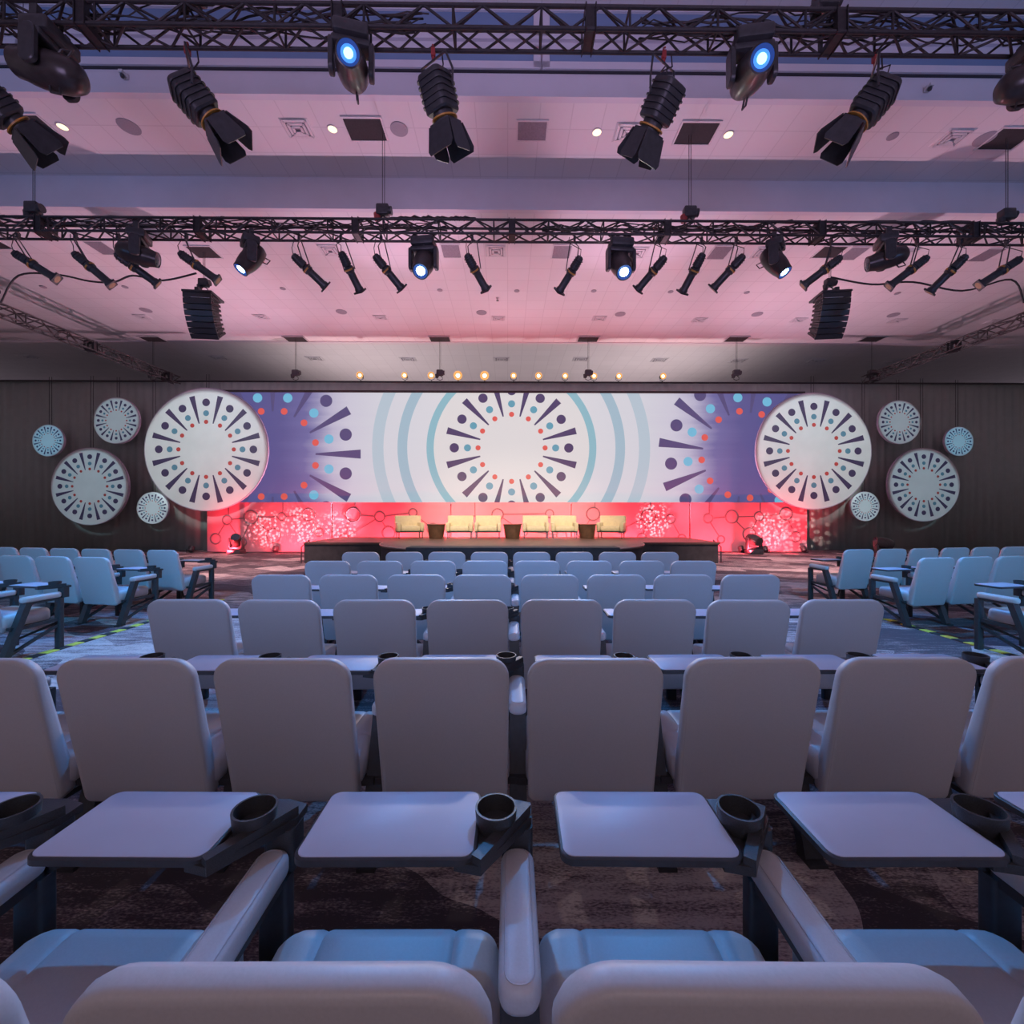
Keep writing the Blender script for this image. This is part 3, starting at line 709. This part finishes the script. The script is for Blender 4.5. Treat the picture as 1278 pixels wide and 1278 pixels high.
for k in range(5):
    x0, x1 = tx(pe[k], PD), tx(pe[k+1], PD); cx = (x0+x1)/2; off = .10 if k in (0, 4) else (.0 if k == 2 else .05)
    t = thing('scenic_panel', f'red-lit scenic panel with ring relief under the screen, {names[k]} of the five', 'scenic panel', (cx, ry(PD - off, cx), 0), TH, 'red-lit panels below the screen')
    MB().box((0, .03, ptop/2), (x1-x0 - .03, .06, ptop)).build('board', PANEL, t)
    pts = [((x-638)*KP - cx, CH + (639-y)*KP, r*KP) for x, y, r in RG[k]]
    for x, z, r in pts:
        r = min(r, z - .03) if z - r < .02 else r
        MB().tube([(x + r*math.cos(q*PI/14), -.008, z + r*math.sin(q*PI/14)) for q in range(28)], .028, 6, closed=True).build('ring', PANELLINE, t)
    mb = MB()
    for a, b in EG[k]:
        pa, pb = pts[a], pts[b]; u = V((pb[0]-pa[0], 0, pb[1]-pa[1])); L = u.length; u /= L
        mb.bar(V((pa[0], -.006, pa[1])) + u*pa[2], V((pb[0], -.006, pb[1])) - u*pb[2], .035, .03, up=(0, 1, 0))
    for x, z, r in pts[::2]:
        sg = 1 if z > 1.2 else -1
        if sg > 0 and z + r < ptop - .05: mb.bar((x + r*.3, -.006, z + r*.95), (x + r*.3, -.006, ptop - .01), .03, .03, up=(0, 1, 0))
    mb.build('connector', PANELLINE, t)

# ------------------------------------------------------------------ stage
SZ = .63; SY0, SY1, SX0, SX1 = 13.15, 15.98, -6.32, 6.27
t = thing('stage', 'low dark brown stage with rounded front below the screen', 'stage', (0, 0, 0))
def arc(a, b, n=40): return [(a*math.cos(PI + PI*k/n), SY0 + b*math.sin(PI + PI*k/n)) for k in range(n + 1)]
MB().box((0, (SY0+SY1)/2, SZ - .03), (SX1-SX0, SY1-SY0, .06)).build('deck', DECK, t)
MB().box(((SX0+SX1)/2, (SY0+SY1)/2 + .02, (SZ-.06)/2), (SX1-SX0 - .04, SY1-SY0 - .04, SZ - .06)).build('skirt', SKIRT, t)
MB().slab(arc(3.9, 2.9), [(SZ - .06, 0), (SZ, 0)]).build('thrust_deck', DECK, t)
MB().slab(arc(3.86, 2.86), [(0, 0), (SZ - .06, 0)]).build('thrust_skirt', SKIRT, t)
MB().tube([(x, y - .005, SZ - .012) for x, y in arc(3.9, 2.9)], .018, 6).build('nosing', NOSING, t)
t = thing('monitor_bank', 'low black cloth-covered block in front of the rounded stage edge', 'riser', (.02, 9.85, 0))
MB().bbox((0, 0, .385), (4.75, .5, .77), .03).build('cloth_cover', SKIRT, t)
mb = MB()
for k in range(3): mb.box((-1.55 + 1.55*k, -.256, .40), (.02, .02, .7))
mb.build('seam', RIM, t)
for x, lab in ((SX0 - .12, 'left'), (SX1 + .12, 'right')):
    t = thing('step_rail', f'thin black rail standing at the {lab} end of the stage', 'handrail', (x, 13.3, 0), 0, 'rails beside the stage')
    MB().tube([(0, 0, 0), (0, 0, .48), (0, .5, .66), (0, .5, 0)], .018, 6).build('rail', FRAME, t)
    MB().box((0, 0, .008), (.10, .10, .016)).build('foot_plate', FRAME, t)

def armchair(px, rz, lab):
    x = tx(px, 15.4)
    t = thing('lounge_armchair', lab, 'armchair', (x, 15.4, SZ), rz, 'cream armchairs on the stage')
    MB().bbox((0, -.02, .34), (.66, .66, .18), .04).build('seat', CREAM, t)
    MB().bbox((0, .32, .50), (.92, .16, .60), .035, 0, MX.Translation((0, 0, .02)) @ MX.Rotation(math.radians(-5), 4, 'X')).build('backrest', CREAM, t)
    for sx in (-1, 1): MB().bbox((sx*.40, -.02, .40), (.13, .72, .30), .03).build('armrest', CREAM, t)
    MB().box((0, 0, .225), (.90, .70, .03)).build('base_rail', FRAME, t)
    for sx in (-1, 1):
        for sy in (-1, 1): MB().box((sx*.40, sy*.31, .105), (.035, .035, .21)).build('leg', CHROME, t)
for px, rz, lab in ((510, .38, 'cream lounge armchair turned right at the left end of the stage row'), (573, .05, 'cream armchair, left one of the pair left of centre stage'), (608, .02, 'cream armchair, right one of the pair left of centre stage'),
                    (667.5, -.02, 'cream armchair, left one of the pair right of centre stage'), (703, -.05, 'cream armchair, right one of the pair right of centre stage'), (762, -.38, 'cream lounge armchair turned left at the right end of the stage row')):
    armchair(px, rz, lab)
for px, lab in ((543.5, 'dark wooden drum table left, next to the leftmost cream armchair'), (638.5, 'dark wooden drum table in the middle between the two armchair pairs'), (731.5, 'dark wooden drum table right, next to the rightmost cream armchair')):
    t = thing('drum_table', lab, 'side table', (tx(px, 15.2), 15.2, SZ), 0, 'drum tables on the stage')
    MB().lathe([(.24, 0), (.25, .02), (.31, .46)], None, 28).build('drum_body', WALNUT, t)
    MB().lathe([(.325, .46), (.33, .47), (.33, .49), (.32, .50), (.0001, .50)], None, 28).build('top', WALNUT, t)

# floor lights near the panels
def floor_head(px, d, aimd, lab, s=1.0):
    x = tx(px, d)
    t = thing('floor_moving_head', lab, 'stage light', (x, d, 0), 0)
    MB().bbox((0, 0, .08*s), (.44*s, .36*s, .16*s), .03*s).build('base', HOUSING, t)
    y = MB()
    for sx in (-1, 1): y.bbox((sx*.21*s, 0, .34*s), (.06*s, .16*s, .40*s), .02*s)
    y.box((0, 0, .19*s), (.44*s, .16*s, .07*s)); y.build('yoke', HOUSING, t)
    M = MX.Translation((0, 0, .46*s)) @ frame_of(aimd)
    MB().lathe([(.0001, -.26*s), (.13*s, -.24*s), (.17*s, -.1*s), (.17*s, .1*s), (.14*s, .22*s), (.12*s, .22*s), (.11*s, .19*s), (.0001, .19*s)], M, 22).build('head', HEADSHELL, t)
    MB().lathe([(.0001, .225*s), (.12*s, .215*s)], M, 20).build('lens', LENS_OFF, t)
floor_head(294, 16.1, (.3, -.7, .5), 'black moving head standing on the floor before the far left red panel', 1.1)
floor_head(940, 16.0, (-.2, .9, .2), 'black moving head standing on the floor before the far right red panel', 1.15)
floor_head(1101, 14.6, (-.8, .2, .2), 'dark moving head on the floor behind the right seating block', 1.1)
def uplight(x, d, lab, grp):
    t = thing('floor_uplight', lab, 'floor light', (x, d, 0), 0, grp)
    MB().lathe([(.09, 0), (.10, .02), (.11, .16), (.10, .20), (.085, .20), (.08, .17)], MX.Translation((0, 0, .06)) @ MX.Rotation(math.radians(-35), 4, 'X'), 16).build('can', HOUSING, t)
    MB().tube([(-.13, 0, .14), (-.13, 0, .01), (.13, 0, .01), (.13, 0, .14)], .012, 6).build('stand', FRAME, t)
for k, px in enumerate((236, 342, 925, 955, 1003)):
    uplight(tx(px, 16.5), 16.5, f'small black floor light before the red panels, {ORD[k]} from the left', 'floor lights before the red panels')
tag(MB().tube([(tx(q, 16.62), 16.62 + .03*math.sin(q), .02) for q in range(240, 375, 6)], .014, 6).build('floor_cable', CABLE), 'black cable lying along the floor before the left red panel', 'cable')
tag(MB().tube([(tx(q, 16.62), 16.62 + .03*math.sin(q), .02) for q in range(900, 1012, 6)], .014, 6).build('floor_cable', CABLE), 'black cable lying along the floor before the right red panel', 'cable')

# hazard tape cable covers
for x, lab in ((-5.12, 'yellow and black striped tape line on the floor by the left seating block'), (5.40, 'yellow and black striped tape line on the floor by the right seating block')):
    mb = MB()
    y = 3.2; k = 0
    while y < 7.6:
        mb.slab([(x - .05, y), (x + .05, y), (x + .05, y + .14), (x - .05, y + .14)], [(0.001, 0), (.008, .0), (.012, .012)], None, k % 2); y += .14; k += 1
    tag(mb.build('hazard_tape', [BLACKTAPE, YELLOW]), lab, 'floor tape')

# ------------------------------------------------------------------ conference chairs
Y0 = .40
def cushion(w, d, t, r, rc, gu, gv):
    def lines(h, gs):
        L = {-h, h}
        for q in (0, .15, .35, .6, 1): L |= {h - r*q*1.0, -h + r*q}
        for g in gs:
            for e in (-.016, -.006, 0, .006, .016): L.add(g + e)
        x = -h
        while x < h: L.add(round(x, 4)); x += .06
        L = sorted(q for q in L if -h <= q <= h)
        out = [L[0]]
        for q in L[1:]:
            if q - out[-1] > .0025: out.append(q)
        out[-1] = h; return out
    U = lines(w/2, gu); Q = lines(d/2, gv); vs = []; fs = []
    for v in Q:
        for u in U:
            du = max(0, abs(u) - (w/2 - rc)); dv = max(0, abs(v) - (d/2 - rc)); x, y = u, v
            if du > 0 and dv > 0:
                m = max(du, dv); L = math.hypot(du, dv)
                x = math.copysign(w/2 - rc + du*m/L, u); y = math.copysign(d/2 - rc + dv*m/L, v)
            eu = max(0, (abs(u) - (w/2 - r))/r); ev = max(0, (abs(v) - (d/2 - r))/r); e = min(1, max(eu, ev))
            z = t - r*.8*(1 - math.sqrt(max(0, 1 - e*e)))
            z += .012*(1 - (2*u/w)**2)*(1 - (2*v/d)**2)
            for g in gu: z -= .007*math.exp(-((u-g)/.007)**2)
            for g in gv: z -= .005*math.exp(-((v-g)/.007)**2)
            vs.append((x, y, z))
    nu, nv = len(U), len(Q)
    for j in range(nv-1):
        for i in range(nu-1): fs.append((j*nu+i, j*nu+i+1, (j+1)*nu+i+1, (j+1)*nu+i))
    ringi = [i for i in range(nu)] + [j*nu + nu-1 for j in range(1, nv)] + [(nv-1)*nu + i for i in range(nu-2, -1, -1)] + [j*nu for j in range(nv-2, 0, -1)]
    b = len(vs)
    for i in ringi: vs.append((vs[i][0], vs[i][1], .02))
    for i in ringi: vs.append((vs[i][0]*.97, vs[i][1]*.97, 0))
    n = len(ringi)
    for k in range(n):
        q = (k+1) % n; fs.append((ringi[k], ringi[q], b+q, b+k)); fs.append((b+k, b+q, b+n+q, b+n+k))
    fs.append(tuple(b+n+k for k in range(n)))
    return vs, fs
BW, BH = .568, .675
aa = math.atan2(.13, .655); Mb = MX(((1, 0, 0, 0), (0, -math.sin(aa), math.cos(aa), .065 - Y0), (0, math.cos(aa), math.sin(aa), .602), (0, 0, 0, 1)))
def back_outline(ins=0.0):
    out = rrect(BW - 2*ins, BH - 2*ins, (.035, .085 - ins*.6, .085 - ins*.6, .035), 7)
    return [(x*(1 - .028*(1 - (y/BH + .5))) , y + .006*math.exp(-((abs(x)-.17)/.08)**2)*(1 if y > .2 else 0)) for x, y in out]
def arm_parts(sx):
    X = sx*.325; r = {}
    Ma = MX.Translation((X, .456 - Y0, .612)) @ MX.Rotation(math.radians(1.5), 4, 'X')
    m = MB().slab(rrect(.086, .355, .036, 6), [(-.03, .014), (-.022, .003), (-.012, 0), (.012, 0), (.022, .004), (.028, .013), (.0305, .024)], Ma)
    r['armrest'] = (m.mesh('armrest', LEATHER, 60), None)
    r['arm_seam'] = (MB().tube([(x, y, .0285) for x, y in rrect(.060, .328, .026, 5)], .0016, 5, closed=True, M=Ma).mesh('seam', PIPING), 'armrest')
    m = MB().slab(rrect(.078, .05, .012, 3), [(0, 0), (.575, 0)], MX.Translation((X, .625 - Y0, 0)))
    r['front_leg'] = (m.mesh('front_leg', FRAME), None)
    m = MB().bar((X, .145 - Y0, 0.012), (X, .335 - Y0, .575), .078, .055).box((X, .135 - Y0, .008), (.08, .09, .016))
    r['rear_leg'] = (m.mesh('rear_leg', FRAME), None)
    m = MB().box((X, .47 - Y0, .572), (.06, .30, .03))
    r['arm_rail'] = (m.mesh('arm_rail', FRAME), None)
    m = MB().bar((X, .61 - Y0, .27), (X, .17 - Y0, .05), .03, .028).bar((X, .60 - Y0, .335), (X, .24 - Y0, .315), .04, .035)
    r['brace'] = (m.mesh('brace', FRAME), None)
    return r
ARM_R = arm_parts(1); ARM_L = arm_parts(-1)
def add_arm(root, arms):
    made = {}
    for k, (me, par) in arms.items():
        nm = 'seam' if k == 'arm_seam' else k
        made[k] = link(nm, me, made[par] if par else root)
def make_chair():
    t = thing('tablet_chair', '', 'chair')
    b = MB().slab(back_outline(), [(.0, .016), (.004, .006), (.012, .001), (.03, 0), (.066, .002), (.090, .012), (.106, .032), (.114, .07)])
    b = MB().add([(p.x, p.y, p.z*(.76 - .48*max(-1, min(1, p.y/(BH/2)))*.5*1.0)) for p in b.v], b.f, 0, Mb).build('backrest', LEATHER, t, 60)
    MB().tube([(x, y, .004) for x, y in back_outline(.012)], .0028, 5, closed=True, M=Mb).build('piping', PIPING, b)
    vs, fs = cushion(.568, .47, .135, .055, .07, (-.165, .165), (-.02,))
    MB().add(vs, fs, 0, MX.Translation((0, .365 - Y0, .338)) @ MX.Rotation(math.radians(2.0), 4, 'X')).build('seat', LEATHER, t, 60)
    mb = MB()
    for yy in (.22, .52): mb.box((0, yy - Y0, .322), (.65, .045, .03))
    for xx in (-.24, .24): mb.box((xx, .37 - Y0, .322), (.03, .34, .028))
    mb.bar((-.31, .62 - Y0, .30), (.0, .40 - Y0, .12), .025, .025).bar((.31, .62 - Y0, .30), (0, .40 - Y0, .12), .025, .025)
    mb.build('seat_frame', FRAME, t)
    add_arm(t, ARM_R)
    tz = .718
    tb = MB().slab(rrect(.445, .258, .032, 5), [(-.022, .006), (-.018, 0), (-.003, 0), (0, .004)], MX.Translation((0, .622 - Y0, tz))).build('tablet', RIM, t)
    MB().slab(rrect(.430, .243, .026, 5), [(0, 0), (.0015, 0), (.002, .001)], MX.Translation((0, .622 - Y0, tz))).build('tablet_top', LAMINATE, tb)
    pl = [(.17, .50), (.235, .485), (.365, .655), (.365, .715), (.30, .735), (.17, .735)]
    m = MB().slab([(x, y - Y0) for x, y in pl], [(tz - .034, 0), (tz - .012, 0)])
    m.bar((.225, .49 - Y0, tz - .012), (.352, .675 - Y0, tz - .006), .028, .04)
    m.slab(rrect(.085, .07, .015, 3), [(.575, 0), (tz - .03, 0)], MX.Translation((.325, .665 - Y0, 0)))
    m.build('tablet_bracket', PLASTIC, t)
    MB().lathe([(.0001, .0), (.050, 0), (.052, .004), (.056, .048), (.056, .052), (.050, .052), (.046, .010), (.0001, .010)], MX.Translation((.268, .622 - Y0, tz - .012)), 32).build('cup_holder', PLASTIC, t)
    return t
PROTO = make_chair(); first = [True]
def chair(x, y, rz, label, group, both=False):
    if first[0]: o = PROTO; first[0] = False
    else: o = copy_tree(PROTO)
    o.location = (x, y, 0); o.rotation_euler = (0, 0, rz); o['label'] = label; o['group'] = group
    if both: extra.append(o)
    return o
extra = []
ROWN = ['row nearest the camera', 'second row from camera', 'third row from camera', 'fourth row from camera', 'fifth row from camera', 'row nearest the stage']
XO = [.015, .028, .02, .038, -.015, -.02]
for n in range(6):
    ks = range(-3, 3) if n == 0 else range(-4, 4)
    for i, k in enumerate(ks):
        j = random.uniform(-.012, .012) if n else 0
        chair(XO[n] + .65*(k + .5) + j*.5, (.548 if n == 0 else .59 + 1.2*n) + Y0 + j, random.uniform(-.012, .012), f'pale padded tablet chair, {ORD[i]} from left in the {ROWN[n]}, centre block', 'centre block tablet chairs', i == 0)
RN = ['row nearest stage', 'second row from stage', 'third row from stage']
AL = math.radians(10)
for sd, sg, pts in (('left', -1, ((-5.18, 7.5, 6), (-5.25, 6.4, 3), (-5.15, 4.95, 2))), ('right', 1, ((5.23, 7.62, 7), (5.25, 6.34, 3), (5.28, 4.92, 2)))):
    for n, (ax, ay, cnt) in enumerate(pts):
        a = AL*sg; ca, sa = math.cos(a), math.sin(a)
        def rot(x, y): return (x*ca - y*sa, x*sa + y*ca)
        q = rot(-.325*sg, .625 - Y0)
        for i in range(cnt):
            u = rot(.65*sg*i, 0)
            chair(ax - q[0] + u[0], ay - q[1] + u[1], a, f'pale tablet chair, {ORD[i]} from the centre aisle in the {RN[n]}, {sd} block', f'{sd} block tablet chairs', (sd == 'right' and i == 0) or (sd == 'left' and i == cnt-1))
for o in extra: add_arm(o, ARM_L)

# ------------------------------------------------------------------ lights
def spot(name, p, tgt, col, w, ang=60, blend=.5, rad=.06, gobo=None):
    l = bpy.data.lights.new(name, 'SPOT'); l.energy = w; l.color = col; l.spot_size = math.radians(ang); l.spot_blend = blend; l.shadow_soft_size = rad
    o = bpy.data.objects.new(name, l); COL.objects.link(o); o.location = p
    o.rotation_euler = (V(tgt) - V(p)).to_track_quat('-Z', 'Y').to_euler()
    if gobo:
        l.use_nodes = True; nt = l.node_tree; e = nt.nodes['Emission']
        tc = nt.nodes.new('ShaderNodeTexCoord'); vo = nt.nodes.new('ShaderNodeTexVoronoi'); vo.inputs['Scale'].default_value = gobo; mp = nt.nodes.new('ShaderNodeMapping'); mp.inputs['Scale'].default_value = (1, 1, 2.2)
        r = nt.nodes.new('ShaderNodeValToRGB'); r.color_ramp.elements[0].position = .30; r.color_ramp.elements[0].color = (1, 1, 1, 1); r.color_ramp.elements[1].position = .52; r.color_ramp.elements[1].color = (0, 0, 0, 1)
        nt.links.new(tc.outputs['Normal'], mp.inputs['Vector']); nt.links.new(mp.outputs[0], vo.inputs['Vector']); nt.links.new(vo.outputs['Distance'], r.inputs[0]); nt.links.new(r.outputs[0], e.inputs['Strength'])
    return o
w = bpy.data.worlds.new('hall_ambience'); SC.world = w; w.use_nodes = True
bg = w.node_tree.nodes['Background']; bg.inputs[0].default_value = (.60, .50, .60, 1); bg.inputs[1].default_value = .26
PINK = (1.0, .56, .72); BLUE = (.03, .36, 1.0); RED = (1.0, .05, .08); WARM = (1.0, .82, .58); LAV = (.42, .32, .60)
for x in (-5.2, -1.8, 1.8, 5.2):                       # ceiling wash from behind the stage
    spot('ceiling_wash', (x, 16.72, .22), (x*1.7, 10.0, 8.3), PINK, 880, 104, .7, .12)
for x in (-2.6, 2.6): spot('ceiling_far_wash', (x, 16.72, .22), (x*1.2, 8.5, 9.0), (1.0, .66, .95), 1900, 34, .9, .1); spot('ceiling_side_wash', (x*2, 16.72, .22), (x*5.4, 12, 8.3), PINK, 1900, 80, .9, .12)  # extra pink lamps added to lift the middle and side ceilings
for x in (-10.4, -8.6, -6.9): spot('panel_wash', (x, 15.7, .12), (x, 17.2, 1.0), RED, 430, 120, .9, .03); spot('panel_wash', (-x, 15.7, .12), (-x, 17.2, 1.0), RED, 430, 120, .9, .03)
for x in (-4.6, -2.3, 0, 2.3, 4.6): spot('panel_wash', (x, 16.25, .2), (x, 17.2, 1.1), RED, 330, 140, .9, .03)
for x, y, tg in ((-7.4, 13.0, (376, 655)), (-8.4, 13.0, (330, 660)), (5.0, 13.4, (815, 650)), (7.6, 13.0, (985, 664)), (9.2, 13.0, (958, 662)), (-5.0, 13.4, (420, 660))):
    spot('panel_breakup', (x, y, .85), at(tg[0], tg[1], 17.1), (1, .70, .66), 1600, 24, .7, .01, 34)
for x in (-1.74, 2.15): spot('blue_front_wash', (x, 8.30, 6.10), (x*.3, 1.6, .6), BLUE, 850, 66, .7, .05)
for x in (-3.5, 3.5): spot('blue_back_wash', (x, -4.5, 8.6), (x*.4, 7.2, .8), (.12, .42, 1.0), 2300, 32, .9, .2)
for s in (-1, 1):
    spot('blue_side_wash', (s*3.0, -3.5, 8.6), (s*6.8, 6.4, .6), (.04, .46, 1.0), 3900, 40, .7, .2)
    spot('ceiling_blue_fill', (s*11.0, -3.5, 3.2), (s*10.5, 9.0, 8.9), (.10, .38, 1.0), 900, 46, .9, .5)  # unseen blue fill added to tint the side ceilings
    spot('lamp_glow', (s*2.2, 17.25, 6.98), (s*.6, 3.5, .8), (1.0, .86, .82), 1100, 56, .8, .1)
    spot('aisle_wash', (s*5.2, 8.2, 6.1), (s*4.7, 4.7, 0), (.04, .34, 1.0), 1500, 48, .8, .05)
    spot('stage_key', (s*4.0, 8.9, 6.8), (s*1.0, 15.2, 1.0), WARM, 2500, 50, .6, .1)
    spot('floor_wash', (s*7.0, 8.9, 6.8), (s*8.3, 13.0, 0), (1.0, .60, .56), 2600, 60, .8, .1)
    spot('added_ceiling_fill', (s*4.5, -4.0, 3.6), (s*3.0, 8.2, 9.9), LAV, 2200, 74, .8, 2.2)  # added soft lavender fill behind the camera for header and soffits
    spot('rear_ceiling_fill', (s*6.5, 19.0, 3.0), (s*5.0, 19.4, 8.2), (1.0, .80, .80), 850, 150, .8, .3)  # unseen fill added behind the drape to lift the last ceiling bay
for px, py, r, d, lab in DISCS:
    p = at(px, py, d); q = V((p.x*.93, 9.3, max(5.0, p.z + 1.8))); dist = (p - q).length
    col, k = ((.84, .97, 1.0), 1.0) if r > 60 else (((.55, .85, 1.0), .52) if r != 20 and r != 18.5 else ((.62, .88, 1.0), .85))
    if 'bluish' in lab: col, k = (.20, .62, .90), .80
    spot('disc_light', q, p, col, 1750*k*(dist/8.5)**2, (2.06 if r > 60 else 1.95)*math.degrees(math.atan(r*p.y/F/dist)), .16, .03)
spot('row_fill', (0, -5.0, 5.0), (0, 3, .8), (1.0, .72, .72), 170, 90, .9, .5)

# ------------------------------------------------------------------ camera and view
cam = bpy.data.cameras.new('camera'); co = bpy.data.objects.new('camera', cam); COL.objects.link(co)
co.location = (0, 0, CH); co.rotation_euler = (PI/2, 0, 0)
cam.sensor_width = 36; cam.lens = 36*F/1278; cam.clip_start = .05; cam.clip_end = 200
SC.camera = co
vs = SC.view_settings; vs.view_transform = 'Standard'; vs.look = 'None'; vs.gamma = 1; vs.exposure = 0; vs.use_curve_mapping = False
SC.cycles.use_denoising = True
SC.cycles.max_bounces = 6; SC.cycles.diffuse_bounces = 4
